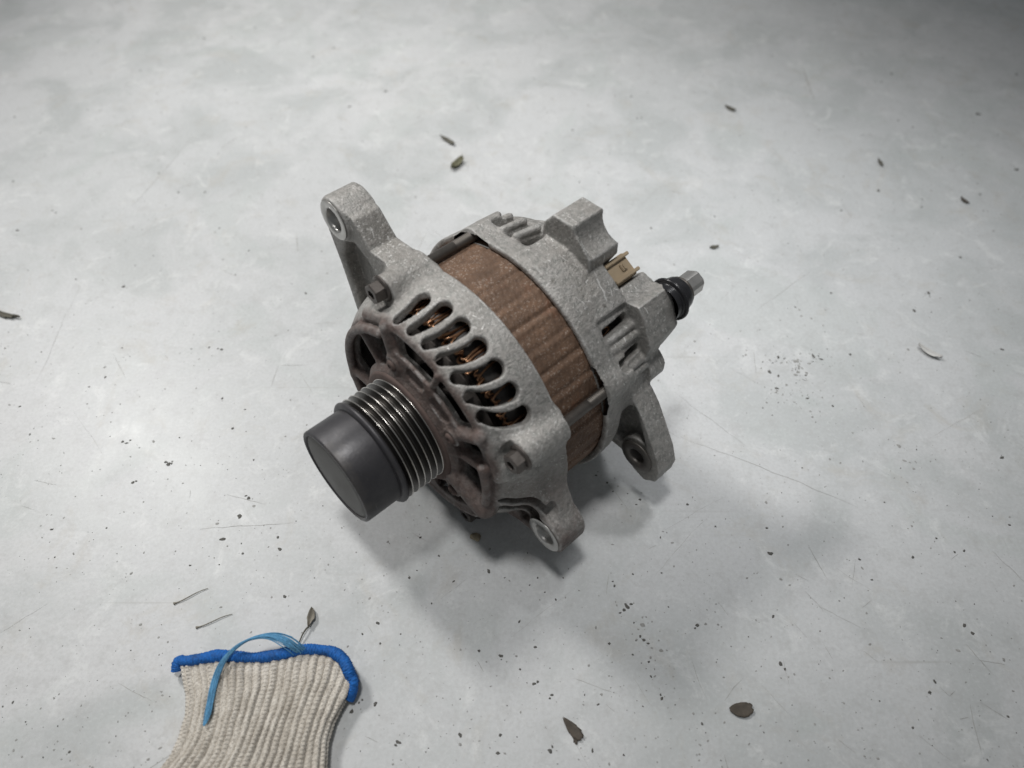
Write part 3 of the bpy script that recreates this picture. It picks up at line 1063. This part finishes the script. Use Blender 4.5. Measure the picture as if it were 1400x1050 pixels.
# floor marks: (x, y, radius) and (x0, y0, x1, y1, width) in mm
SPECKS=[(-302.3,709.0,1.34),(-172.4,690.6,0.88),(-189.4,674.0,1.3),(-256.8,731.1,0.91),(-114.0,613.6,1.23),(-142.9,588.7,1.2),(-282.4,492.7,0.73),(-259.8,468.5,0.88),(-239.3,468.5,0.88),(-394.4,482.3,0.9),(-366.5,423.5,1.18),(-268.5,364.4,1.1),(-304.1,371.6,0.63),(-349.3,446.3,0.69),(-346.1,443.7,0.69),(-431.1,572.7,0.98),(-195.2,308.9,0.73),(-186.8,307.1,0.88),(-189.3,307.7,0.58),(-253.8,284.2,0.85),(-193.9,376.0,0.64),(-217.5,426.0,0.67),(-190.2,401.0,0.66),(-206.4,391.8,0.52),(-141.5,358.0,0.93),(-251.2,308.3,0.58),(-257.2,395.6,0.52),(-345.9,648.8,0.84),(-371.8,584.0,0.64),(-318.6,610.0,0.65),(-259.0,616.1,0.66),(-35.4,501.4,0.55),(351.7,643.6,1.26),(405.0,577.2,1.58),(313.0,450.6,0.69),(405.5,497.5,1.46),(103.3,426.0,0.84),(106.6,605.2,1.01),(51.6,552.8,0.96),(53.2,481.4,0.72),(218.8,358.0,0.78),(286.0,358.0,1.24),(321.2,394.1,0.97),(270.4,341.4,1.22),(315.2,307.1,1.02),(467.1,642.4,1.26),(92.3,606.4,0.65),(108.2,570.4,0.63),(112.1,571.5,0.63),(286.0,470.3,1.42),(250.3,446.3,0.86),(152.9,439.4,0.68),(191.1,344.8,0.61),(337.9,629.7,0.83),(332.9,567.1,0.78),(342.2,557.1,0.77),(363.6,465.8,0.88),(336.2,781.1,0.95),(-297.8,261.6,0.69),(-283.4,241.4,0.67),(-261.1,276.7,0.56),(-176.7,267.7,0.83),(-165.2,245.5,0.8),(-227.1,236.2,0.79),(-224.6,235.2,0.79),(-223.1,237.2,0.66),(-196.1,220.8,1.29),(-198.2,222.2,0.78),(-212.4,208.8,0.89),(-211.0,209.7,0.64),(-147.7,187.8,1.48),(-153.6,174.4,1.33),(-145.4,199.0,1.0),(-147.3,200.4,0.63),(-141.2,166.1,0.71),(-122.1,168.5,1.07),(-128.5,169.8,0.48),(-167.0,159.5,0.59),(-148.0,223.7,0.65),(-246.7,180.0,0.73),(-217.6,180.8,0.49),(-114.8,142.7,0.92),(-66.4,129.2,0.9),(-12.1,156.3,1.05),(-5.3,113.2,0.98),(-63.1,91.3,0.94),(-73.5,88.2,1.04),(-70.7,92.0,0.52),(-23.4,78.2,1.02),(-5.3,78.2,0.82),(-6.2,70.8,0.81),(-230.7,92.3,0.63),(-210.7,95.8,0.42),(-198.6,90.7,0.42),(-196.8,71.3,0.61),(-165.2,88.2,0.42),(-221.4,83.8,0.41),(-50.8,75.2,1.02),(-52.0,74.0,0.61),(-129.6,180.8,0.49),(-161.0,259.4,0.55),(-154.1,254.0,0.43),(-184.3,208.3,0.51),(-239.0,164.0,0.47),(-152.0,159.9,0.47),(-124.6,175.3,0.72),(-101.4,152.7,0.47),(-95.4,159.9,0.47),(-52.6,152.7,0.7),(-48.7,175.3,0.72),(-38.3,164.8,0.59),(-29.9,150.8,0.58),(-40.4,139.2,0.46),(-12.2,110.5,0.43),(-15.9,115.7,0.66),(-63.9,119.2,0.55),(-54.4,123.8,0.44),(-49.1,156.7,0.47),(135.4,166.1,1.19),(136.7,180.8,0.73),(57.8,137.4,1.13),(55.9,135.9,0.91),(59.8,138.9,0.8),(53.9,134.4,0.56),(64.1,120.9,0.88),(66.0,119.2,0.66),(62.5,122.7,0.66),(222.7,128.1,1.01),(225.4,124.2,0.89),(198.7,101.4,0.85),(194.6,96.5,0.85),(281.4,225.2,1.17),(11.3,117.4,0.66),(47.2,119.2,0.66),(58.0,113.9,0.54),(39.8,91.3,0.52),(65.6,103.7,0.54),(69.5,93.9,0.74),(69.1,95.5,0.53),(86.4,82.9,0.62),(16.9,71.6,1.01),(18.0,73.4,0.61),(35.8,71.9,0.71),(27.9,75.5,0.51),(3.6,130.0,0.67),(2.1,113.2,0.54),(10.3,100.4,0.85),(18.7,95.5,0.74),(12.0,101.4,0.64),(17.6,93.9,0.53),(22.1,141.1,0.57),(52.2,148.4,0.69),(62.2,154.7,0.58),(78.3,137.4,0.45),(91.2,128.1,0.89),(89.9,126.7,0.56),(129.6,132.5,0.68),(128.0,109.5,0.97),(129.6,107.1,0.65),(133.5,104.7,0.54),(96.5,83.5,0.52),(55.2,76.7,0.41),(65.3,110.5,0.54),(67.7,107.1,0.43),(36.6,108.8,0.54),(33.7,95.5,0.42),(51.6,150.8,0.46),(26.3,152.7,0.47),(16.7,145.0,0.46),(9.0,148.8,0.46),(4.5,145.7,0.46),(13.1,152.7,0.47),(-3.8,152.7,0.47),(47.5,213.5,0.64),(48.5,215.9,0.51),(53.3,208.8,0.64),(59.2,206.4,0.51),(70.6,198.1,0.75),(68.2,195.0,0.5),(56.1,203.2,0.5),(64.1,201.8,0.4),(60.2,195.0,0.5),(79.0,175.3,0.6),(96.3,195.0,0.75),(99.8,199.5,0.5),(267.8,182.6,0.73),(237.7,167.7,0.72),(232.4,166.9,0.71),(225.7,174.8,0.6),(184.4,151.6,0.58),(209.5,164.0,0.83),(181.3,162.8,0.71),(213.1,101.1,0.53),(233.7,97.1,0.53),(181.6,81.3,0.62),(226.7,86.0,0.62),(118.7,66.9,0.5),(128.9,79.8,0.41)]
LINES=[(-267.9,543.2,-290.6,450.6,0.35),(-230.7,542.1,-240.6,527.5,0.61),(-298.4,364.4,-295.7,281.9,0.19),(98.7,239.8,189.0,193.2,0.33),(155.0,305.8,152.9,286.6,0.32),(272.0,661.3,269.2,601.6,1.0),(-422.6,790.9,-407.5,761.8,0.38),(-147.9,293.7,-129.5,294.3,0.28),(-250.5,124.2,-233.1,139.2,0.14),(148.5,145.7,155.1,135.5,0.29),(82.3,179.5,117.2,199.5,0.16),(73.2,152.7,107.3,188.3,0.14),(179.4,162.8,173.5,148.8,0.23),(220.0,119.2,226.8,105.4,0.35),(216.5,92.3,226.7,84.4,0.25),(169.3,115.7,174.7,110.5,0.21),(182.9,78.2,193.9,67.8,0.16),(146.3,76.7,152.7,70.8,0.2),(57.0,103.7,64.1,90.7,0.15),(164.7,341.4,211.4,380.4,0.33),(138.8,348.2,157.7,369.4,0.25),(-159.2,419.4,-154.0,399.5,0.53),(291.2,305.8,300.5,299.7,0.37),(23.2,619.7,40.2,632.2,0.33),(-264.7,259.4,-236.3,228.2,0.15),(0.0,122.7,33.6,148.8,0.11),(129.7,112.2,130.0,98.8,0.17),(-36.8,141.1,-22.5,152.7,0.13),(70.6,259.4,98.5,238.3,0.22),(244.0,238.3,282.3,259.4,0.2),(200.2,98.8,203.2,94.9,0.26),(203.2,94.9,206.4,97.1,0.26)]

# ------------------------------------------------------------------ marks lying in the floor paint
def blob_mesh(items, zlev, n=9):
    VV, FF, off = [], [], 0
    for x, y, r in items:
        ang = np.linspace(0, 2 * np.pi, n, endpoint=False)
        st = RNG.uniform(0.7, 1.35)
        ro = RNG.uniform(0, np.pi)
        rr_ = r * RNG.uniform(0.7, 1.25, n)
        px, py = rr_ * np.cos(ang) * st, rr_ * np.sin(ang) / st
        ox, oy = px * math.cos(ro) - py * math.sin(ro), px * math.sin(ro) + py * math.cos(ro)
        ring0 = np.stack([x + ox, y + oy, np.full(n, 0.02)], 1)
        ring1 = np.stack([x + ox * 0.7, y + oy * 0.7, np.full(n, zlev)], 1)
        VV += [ring0, ring1, np.array([[x, y, zlev * 1.25]])]
        for i in range(n):
            j = (i + 1) % n
            FF.append([off + i, off + j, off + n + j, off + n + i])
            FF.append([off + n + i, off + n + j, off + 2 * n])
        off += 2 * n + 1
    return np.concatenate(VV), FF


dark, pale = [], []
for x, y, r in SPECKS:
    (pale if (r < 0.55 and RNG.random() < 0.6) else dark).append((x, y, r))
    if r > 1.2 and RNG.random() < 0.6:
        for _ in range(3):
            dark.append((x + RNG.normal(0, r * 1.1), y + RNG.normal(0, r * 1.1), r * RNG.uniform(0.2, 0.55)))
# loose grit strewn between them, thicker towards the near side
for _ in range(5200):
    x, y = RNG.uniform(-420, 420), 60 + 720 * RNG.random() ** 1.6
    r = min(0.9, 0.14 + RNG.exponential(0.14))
    (dark if RNG.random() < 0.14 and r < 0.6 else pale).append((x, y, r))
# the sooty smear right of the alternator
for cx, cy, sx, sy_, k in ((172, 297, 9, 4, 40), (196, 301, 7, 3, 30), (181, 287, 3, 6, 34), (168, 272, 8, 6, 40), (186, 262, 6, 5, 10), (225, 219, 3, 7, 14), (63, 128, 6, 4, 16), (66, 116, 5, 5, 12)):
    for _ in range(k):
        (dark if RNG.random() < 0.25 else pale).append((RNG.normal(cx, sx), RNG.normal(cy, sy_), min(1.2, 0.15 + RNG.exponential(0.28))))
V, F = blob_mesh(dark, 0.25)
o = mesh_obj("grit", V, F, M['speck'], floor, False)
o['kind'] = 'stuff'
V, F = blob_mesh(pale, 0.12)
o = mesh_obj("grime_speck", V, F, M['pale_speck'], floor, False)
o['kind'] = 'stuff'
hair = []
for _ in range(110):
    x, y = RNG.uniform(-330, 330), 55 + 560 * RNG.random() ** 1.5
    a_ = rad(-42 + RNG.normal(0, 22)) if RNG.random() < 0.6 else RNG.uniform(0, math.pi)
    l_ = min(60, 4 + RNG.exponential(12))
    hair.append((x, y, x + l_ * math.cos(a_), y + l_ * math.sin(a_), RNG.uniform(0.12, 0.34)))
VV, FF, off = [], [], 0
for x0, y0, x1, y1, wd in LINES + hair:
    k = 14
    t = np.linspace(0, 1, k)
    d = np.array([x1 - x0, y1 - y0])
    L_ = np.linalg.norm(d)
    nrm = np.array([-d[1], d[0]]) / L_
    wob = np.cumsum(RNG.normal(0, L_ * 0.006, k))
    wob -= t * wob[-1]
    P = np.array([x0, y0]) + t[:, None] * d + wob[:, None] * nrm
    w_ = wd * RNG.uniform(0.35, 1.1, k) * np.sqrt(np.sin(np.clip(t, 0.03, 0.97) * np.pi))
    a = np.column_stack([P + nrm * w_[:, None] * .5, np.full(k, 0.09)])
    b = np.column_stack([P - nrm * w_[:, None] * .5, np.full(k, 0.09)])
    VV += [a, b]
    FF += [[off + i, off + k + i, off + k + i + 1, off + i + 1] for i in range(k - 1)]
    off += 2 * k
o = mesh_obj("scratch", np.concatenate(VV), FF, M['scratch'], floor, False)
o['kind'] = 'stuff'

# ------------------------------------------------------------------ glove
def interp_rows(pts, ys):
    p = np.array(sorted(pts))
    return np.interp(ys, p[:, 0], p[:, 1])


glove = bpy.data.objects.new("work_glove", None)
COL.objects.link(glove)
glove.location = (-0.112, 0.07, 0)
GO = np.array([112.0, -70.0, 0])
glove['label'] = 'cream ribbed knit work glove with blue edged cuff lying on the floor'
glove['category'] = 'glove'
NR, NC = 230, 760
RIBS = 46
ys = np.concatenate([np.linspace(107.5, 56, 150), np.linspace(55.5, -42, 80)])
Lx = interp_rows([(110, -155.0), (106, -154.0), (102, -152.0), (94, -148.2), (84.5, -145.8), (75, -145.6), (68, -147.2), (62, -151), (56, -157), (45, -163), (30, -163), (0, -160), (-30, -157), (-42, -150)], ys)
Rx = interp_rows([(110, -73.0), (102, -74.2), (96, -75.0), (90.7, -77.0), (81.5, -80.3), (74, -81.3), (64, -80.6), (50, -78), (30, -74), (0, -72), (-30, -74), (-42, -80)], ys)
bz = np.interp(-ys, [-110, -104, -92, -75, -50, -20, 10, 36, 42], [5.2, 5.4, 6.0, 6.6, 7.5, 9, 9, 6, 2.2])
tx = np.array([-156, -150, -136, -121, -109, -96, -85.5, -78, -73.5])
ty = np.array([108.0, 107, 108.5, 108.0, 109.3, 112.5, 112, 108.0, 99.0])
GV = np.zeros((NR, NC, 3))
GU = np.zeros((NR, NC, 2))
ph = np.linspace(0, 2 * np.pi, 2400, endpoint=False)
for i, yv in enumerate(ys):
    a = 0.5 * (Rx[i] - Lx[i])
    c = 0.5 * (Rx[i] + Lx[i])
    b = bz[i]
    ex = 0.75
    X = a * np.sign(np.cos(ph)) * np.abs(np.cos(ph)) ** ex
    Zc = b * np.sign(np.sin(ph)) * np.abs(np.sin(ph)) ** ex
    sag = np.where(Zc > 0, 1.3 * np.sin(X / a * 2.4 + yv * 0.03) * (Zc / b) + 0.9 * np.sin(X * 0.19 + yv * 0.11) * (Zc / b), 0)
    Zc = Zc + sag
    seg = np.hypot(np.diff(np.append(X, X[0])), np.diff(np.append(Zc, Zc[0])))
    s_ = np.concatenate([[0], np.cumsum(seg)])
    u = np.linspace(0, 1, NC, endpoint=False)
    xs = np.interp(u * s_[-1], s_, np.append(X, X[0]))
    zs = np.interp(u * s_[-1], s_, np.append(Zc, Zc[0]))
    nx_, nz_ = np.gradient(zs), -np.gradient(xs)
    ln = np.hypot(nx_, nz_) + 1e-9
    nx_, nz_ = nx_ / ln, nz_ / ln
    uu = u * RIBS + 0.16 * np.sin(yv * 0.07 + u * 7) + 0.05 * np.sin(yv * 0.3 + u * 40)
    fade = np.clip((yv - 34) / 14, 0.12, 1)
    amp_ = 1 + 0.25 * np.sin(np.floor(uu) * 2.7) + 0.15 * np.sin(yv * 0.23 + np.floor(uu))
    rib = amp_ * np.abs(np.sin(np.pi * uu)) ** 0.65
    stitch = 0.16 * np.sin(2 * np.pi * yv / 1.7 + 2.2 * rib + np.floor(uu) * 1.7)
    disp = (1.6 * rib - 0.9 + stitch * rib) * fade
    xs = xs + nx_ * disp
    zs = zs + nz_ * disp
    dyr = np.interp(c + xs, tx, ty) - 107.5
    dec = max(0, 1 - (107.5 - yv) / 38) ** 1.5
    curl = np.clip((c + xs + 92) / 18, 0, 1.2) * dec * 2.5
    GV[i, :, 0] = c + xs
    GV[i, :, 1] = yv + dyr * dec
    GV[i, :, 2] = np.maximum(zs + b + 0.5 + curl * (zs > 0), 0.15)
    GU[i, :, 0] = uu
    GU[i, :, 1] = -yv / 1.7
V = GV.reshape(-1, 3)
i = np.arange(NR - 1)[:, None]
j = np.arange(NC)[None, :]
j2 = (j + 1) % NC
F = np.stack([i * NC + j, i * NC + j2, (i + 1) * NC + j2, (i + 1) * NC + j], -1).reshape(-1, 4)
cuff = mesh_obj("knit_body", V + GO, F, M['knit'], glove)
uvl = cuff.data.uv_layers.new(name="UVMap")
li = np.zeros(len(cuff.data.loops), np.int32)
cuff.data.loops.foreach_get("vertex_index", li)
uvl.data.foreach_set("uv", GU.reshape(-1, 2)[li].ravel().astype(np.float32))
# fingers, out beyond the near edge of the picture
for bx, by, hx, L_, r in ((-149, -36, -101, 66, 9), (-128, -40, -94, 76, 9.5), (-106, -40, -88, 72, 9.5), (-86, -36, -80, 58, 8.5), (-158, 40, -138, 58, 10.5)):
    t = np.linspace(0, 1, 16)
    d = np.array([math.cos(rad(hx)), math.sin(rad(hx))])
    P = np.stack([bx + d[0] * L_ * t, by + d[1] * L_ * t, np.full(16, 8.5) - 1.0 * t], 1)
    rr_ = r * np.sqrt(np.clip(1 - ((t - 0.55) / 0.46) ** 6, 0.0, 1))
    rr_[:9] = r * (1.1 - 0.1 * t[:9] / 0.55)
    V, F = tubes([P], [np.maximum(rr_, 0.05)], 28)
    V[:, 2] = (V[:, 2] - 8) * 0.8 + 8
    V[:, 2] = np.maximum(V[:, 2], 0.2)
    fo = mesh_obj("finger", V + GO, F, M['knit'], glove)
    fo.data.uv_layers.new(name="UVMap")
# overlocked blue cord round the opening
loop = GV[0].copy()
loop[:, 2] = loop[:, 2]
top = loop[loop[:, 2] > bz[0] * 0.9]
top = top[np.argsort(top[:, 0])]
bot = loop[loop[:, 2] <= bz[0] * 0.9]
bot = bot[np.argsort(-bot[:, 0])]
k_ = np.ones(25) / 25


def smooth_path(P, n_):
    s_ = np.concatenate([[0], np.cumsum(np.linalg.norm(np.diff(P, axis=0), axis=1))])
    t = np.linspace(0, s_[-1], n_)
    Q = np.stack([np.interp(t, s_, P[:, m_]) for m_ in range(3)], 1)
    Qp = np.concatenate([np.repeat(Q[:1], 12, 0), Q, np.repeat(Q[-1:], 12, 0)])
    return np.stack([np.convolve(Qp[:, m_], k_, 'valid') for m_ in range(3)], 1)


def cord(P, r, name, lead=1.35):
    n_ = len(P)
    seg = 20
    V, F = tubes([P], [np.full(n_, r)], seg)
    s_ = np.concatenate([[0], np.cumsum(np.linalg.norm(np.diff(P, axis=0), axis=1))])
    a = np.tile(np.linspace(0, 2 * np.pi, seg, endpoint=False), n_)
    sv = np.repeat(s_, seg)
    C_ = np.repeat(P, seg, 0)
    m_ = 1 + 0.13 * np.abs(np.sin(np.pi * sv / lead + np.abs((a / np.pi) % 2 - 1) * 4.0)) + 0.05 * np.sin(2 * np.pi * sv / 0.9 - 2 * a) + RNG.normal(0, 0.035, len(a))
    m_ *= 1 + 0.08 * np.sin(sv * 0.21 + r) + 0.05 * np.sin(sv * 0.57)
    return mesh_obj(name, C_ + (V - C_) * m_[:, None] + GO, F, M['blue'], glove)


P = smooth_path(top, 420)
P[:, 2] += 0.4
P[:, 1] += 0.8
e0 = np.array([[-156.5, 104.5, 4.0], [-157.0, 107.5, 6.0], [-155.8, 109.6, 7.5]])
e1 = np.array([[-72.3, 99.5, 9.0], [-73.2, 95.0, 6.0], [-75.0, 92.5, 3.2]])
P = smooth_path(np.concatenate([e0, P[6:-6], e1]), 460)
cord(P, 2.35, "cuff_edging")
Pb = smooth_path(bot, 380)
Pb[:, 2] = 2.6
Pb[:, 1] += 0.6
cord(Pb, 2.3, "cuff_edging")
# loose tail of thread, many fine fibres
TP = np.array([(-97.0, 110.5, 11), (-99.5, 111.8, 15.5), (-103.5, 114.5, 17.5), (-110.8, 117.2, 18), (-117.5, 116.5, 18), (-123.8, 114.2, 18), (-128.0, 110.5, 18), (-131.3, 106.2, 17.5), (-133.1, 101.3, 16.2), (-133.8, 95.9, 15.6), (-133.5, 89.7, 15.4), (-133.1, 84.5, 15.3), (-133.9, 77.7, 14.6)])
s_ = np.concatenate([[0], np.cumsum(np.linalg.norm(np.diff(TP, axis=0), axis=1))])
paths, rr = [], []
for q in range(90):
    t0 = RNG.uniform(0, 0.10) if q % 3 else RNG.uniform(0, 0.35)
    t1 = 1 - abs(RNG.normal(0, 0.035)) if q % 4 else RNG.uniform(0.6, 0.95)
    t = np.linspace(t0, t1, 40) * s_[-1]
    Q = np.stack([np.interp(t, s_, TP[:, m_]) for m_ in range(3)], 1)
    Qp = np.concatenate([np.repeat(Q[:1], 2, 0), Q, np.repeat(Q[-1:], 2, 0)])
    Q = np.stack([np.convolve(Qp[:, m_], np.ones(5) / 5, 'valid') for m_ in range(3)], 1)
    tt = t / s_[-1]
    wid = np.interp(tt, [0, 0.15, 0.35, 0.55, 0.8, 0.92, 1], [2.0, 2.4, 1.8, 1.2, 1.3, 1.2, 0.35])
    ph_ = RNG.uniform(0, 6.28)
    o1, o2 = RNG.normal(0, 0.55), RNG.normal(0, 0.45)
    tw = 1.2 * np.sin(tt * 7 + ph_)
    Q[:, 0] += (o1 + 0.35 * tw) * wid * 0.9
    Q[:, 1] += (o1 * 0.7 + 0.3 * np.sin(tt * 5 + ph_)) * wid * 0.7
    Q[:, 2] += o2 * wid * 0.5
    paths.append(Q)
    rr.append(0.18)
V, F = tubes(paths, rr, 5)
o = mesh_obj("loose_thread", V + GO, F, M['thread'], glove)
o['kind'] = 'stuff'

# ------------------------------------------------------------------ bits lying on the floor
def flake(name, label, cat, x, y, L_, wd, th_, head, mat, curl=0.0, cup=0.0, blunt=1.0, rag=0.2, group=None):
    """closed leaf-like sliver, curled along its length (curl, mm) and cupped across (cup, mm)."""
    nu, nv = 18, 7
    Vt, Vb = [], []
    wj = np.convolve(RNG.normal(0, rag, nu + 4), np.ones(5) / 5, 'valid') * 1.6
    skew = RNG.uniform(-0.10, 0.10)
    for i in range(nu):
        t = i / (nu - 1)
        w_ = wd * 0.5 * (max(0.0, math.sin(math.pi * min(max(t, 0.015), 0.985))) ** blunt) * (1 + wj[i])
        for j in range(nv):
            v = 2 * j / (nv - 1) - 1
            px = (t - 0.5) * L_ + 0.06 * L_ * v * v * wj[i] * 8
            py = v * w_ + skew * L_ * math.sin(math.pi * t)
            pz = 0.15 + curl * (2 * t - 1) ** 2 + cup * v * v + 0.06 * th_ * math.sin(9 * t + 3 * v)
            Vt.append((px, py, pz + th_ * (1 - 0.5 * v * v)))
            Vb.append((px, py, pz))
    n_ = nu * nv
    Fs = []
    for i in range(nu - 1):
        for j in range(nv - 1):
            a = i * nv + j
            Fs.append([a, a + nv, a + nv + 1, a + 1])
            Fs.append([n_ + a, n_ + a + 1, n_ + a + nv + 1, n_ + a + nv])
    for i in range(nu - 1):
        a = i * nv
        Fs.append([a, n_ + a, n_ + a + nv, a + nv])
        a += nv - 1
        Fs.append([a, a + nv, n_ + a + nv, n_ + a])
    for j in range(nv - 1):
        Fs.append([j, j + 1, n_ + j + 1, n_ + j])
        a = (nu - 1) * nv + j
        Fs.append([a, n_ + a, n_ + a + 1, a + 1])
    o = mesh_obj(name, Vt + Vb, Fs, mat)
    o.location = (x * MM, y * MM, 0)
    o.rotation_euler = (0, 0, rad(head))
    o['label'] = label
    o['category'] = cat
    if group:
        o['group'] = group
    return o


G1 = 'dry leaf bits scattered on the floor'
flake("leaf_fragment", "dark grey sliver of leaf, the upper of two behind the alternator", "leaf", -54, 535.5, 16, 4.6, 0.7, -45, M['leaf'], 1.5, 0.8, 0.8, group=G1)
flake("leaf_fragment", "curled olive brown leaf bit, the lower of two behind the alternator", "leaf", -44.5, 502.5, 17, 6.5, 0.7, 58, M['leaf_olive'], 2.5, 2.2, 0.8, group=G1)
flake("leaf_fragment", "long dark leaf sliver cut off by the left edge of the photo", "leaf", -338, 338.5, 24, 3.6, 0.8, -20, M['leaf'], 1.0, 1.2, 0.6, group=G1)
flake("leaf_fragment", "small blurred brown leaf bit on the dim floor near the top edge", "leaf", 191, 585, 9.5, 4.2, 0.8, -47, M['leaf'], 0.8, 0.6, 0.8, group=G1)
flake("leaf_fragment", "dark pointed leaf bit, the upper of two in the shade at upper right", "leaf", 298, 505, 9.5, 2.8, 0.9, -86, M['leaf'], 0.8, 0.6, 0.8, group=G1)
flake("leaf_fragment", "dark leaf bit nearest the right edge, in the shade at upper right", "leaf", 348, 457.3, 8, 3.2, 0.9, -65, M['chip'], 0.8, 0.6, 0.8, group=G1)
flake("leaf_fragment", "small grey brown crumb of leaf just beyond the terminal stud", "leaf", 146.4, 404.6, 7, 3.2, 1.0, 14, M['leaf'], 0.5, 0.4, 0.7, group=G1)
flake("leaf_fragment", "blackish brown pointed leaf bit at the bottom, right of the glove", "leaf", 27.3, 81, 10.5, 4.2, 0.6, -48, M['chip'], 0.5, 0.4, 0.75, group=G1)
flake("crumb", "tiny black crumb touching the tip of the pointed leaf bit at the bottom", "crumb", 28.3, 75.6, 2.8, 1.6, 0.6, -64, M['chip'], 0, 0, 0.5, 0.2)
flake("dark_chip", "half round blackish brown chip lying near the bottom right", "chip", 105.1, 89.3, 10.2, 6.0, 0.8, 4, M['chip'], 0.2, 0.6, 0.45, 0.12)
flake("paint_flake", "curled white paint flake with a dark edge at the right", "flake", 267.2, 304.5, 16, 4.5, 0.5, -45, M['white'], 1.0, 1.6, 0.7, 0.1)
flake("grit_crumb", "tan crumb of grit lying between the pulley and the glove", "crumb", -19.5, 175, 5.6, 4.4, 1.5, -20, M['tan'], 0, 0, 0.45, 0.12)
flake("seed_husk", "curled dry seed husk with a thin stem just above the blue cuff", "husk", -99.4, 131.6, 9.6, 3.4, 0.5, -92, M['straw'], 0.4, 2.4, 0.6, 0.05)
husk = bpy.data.objects["seed_husk"]
V, F = tubes([[(4.2, 0.3, 1.6), (6.5, -1.0, 2.4), (9, -2.0, 2.4), (12.5, -3.0, 1.6), (14.5, -3.4, 1.0)]], [[0.5, 0.42, 0.36, 0.32, 0.2]], 6)
mesh_obj("stem", V, F, M['leaf'], husk)
for x, y, L_, hd, lab in ((-162, 142.9, 17, 26, "thin dry straw on the floor, the farther of two left of the husk"),
                          (-147, 130.2, 17.5, 21, "thin dry straw on the floor, the nearer of two beside the blue cuff")):
    t = np.linspace(-.5, .5, 12)
    V, F = tubes([np.stack([t * L_, 0.5 * np.sin(t * 5), 0.55 + 0.25 * np.cos(t * 4)], 1)], [np.interp(t, [-.5, -.4, .5], [0.75, 0.28, 0.16])], 7)
    o = mesh_obj("straw", V, F, M['straw'])
    o.location = (x * MM, y * MM, 0)
    o.rotation_euler = (0, 0, rad(hd))
    o['label'] = lab
    o['category'] = 'straw'
    o['group'] = 'thin straws near the glove'
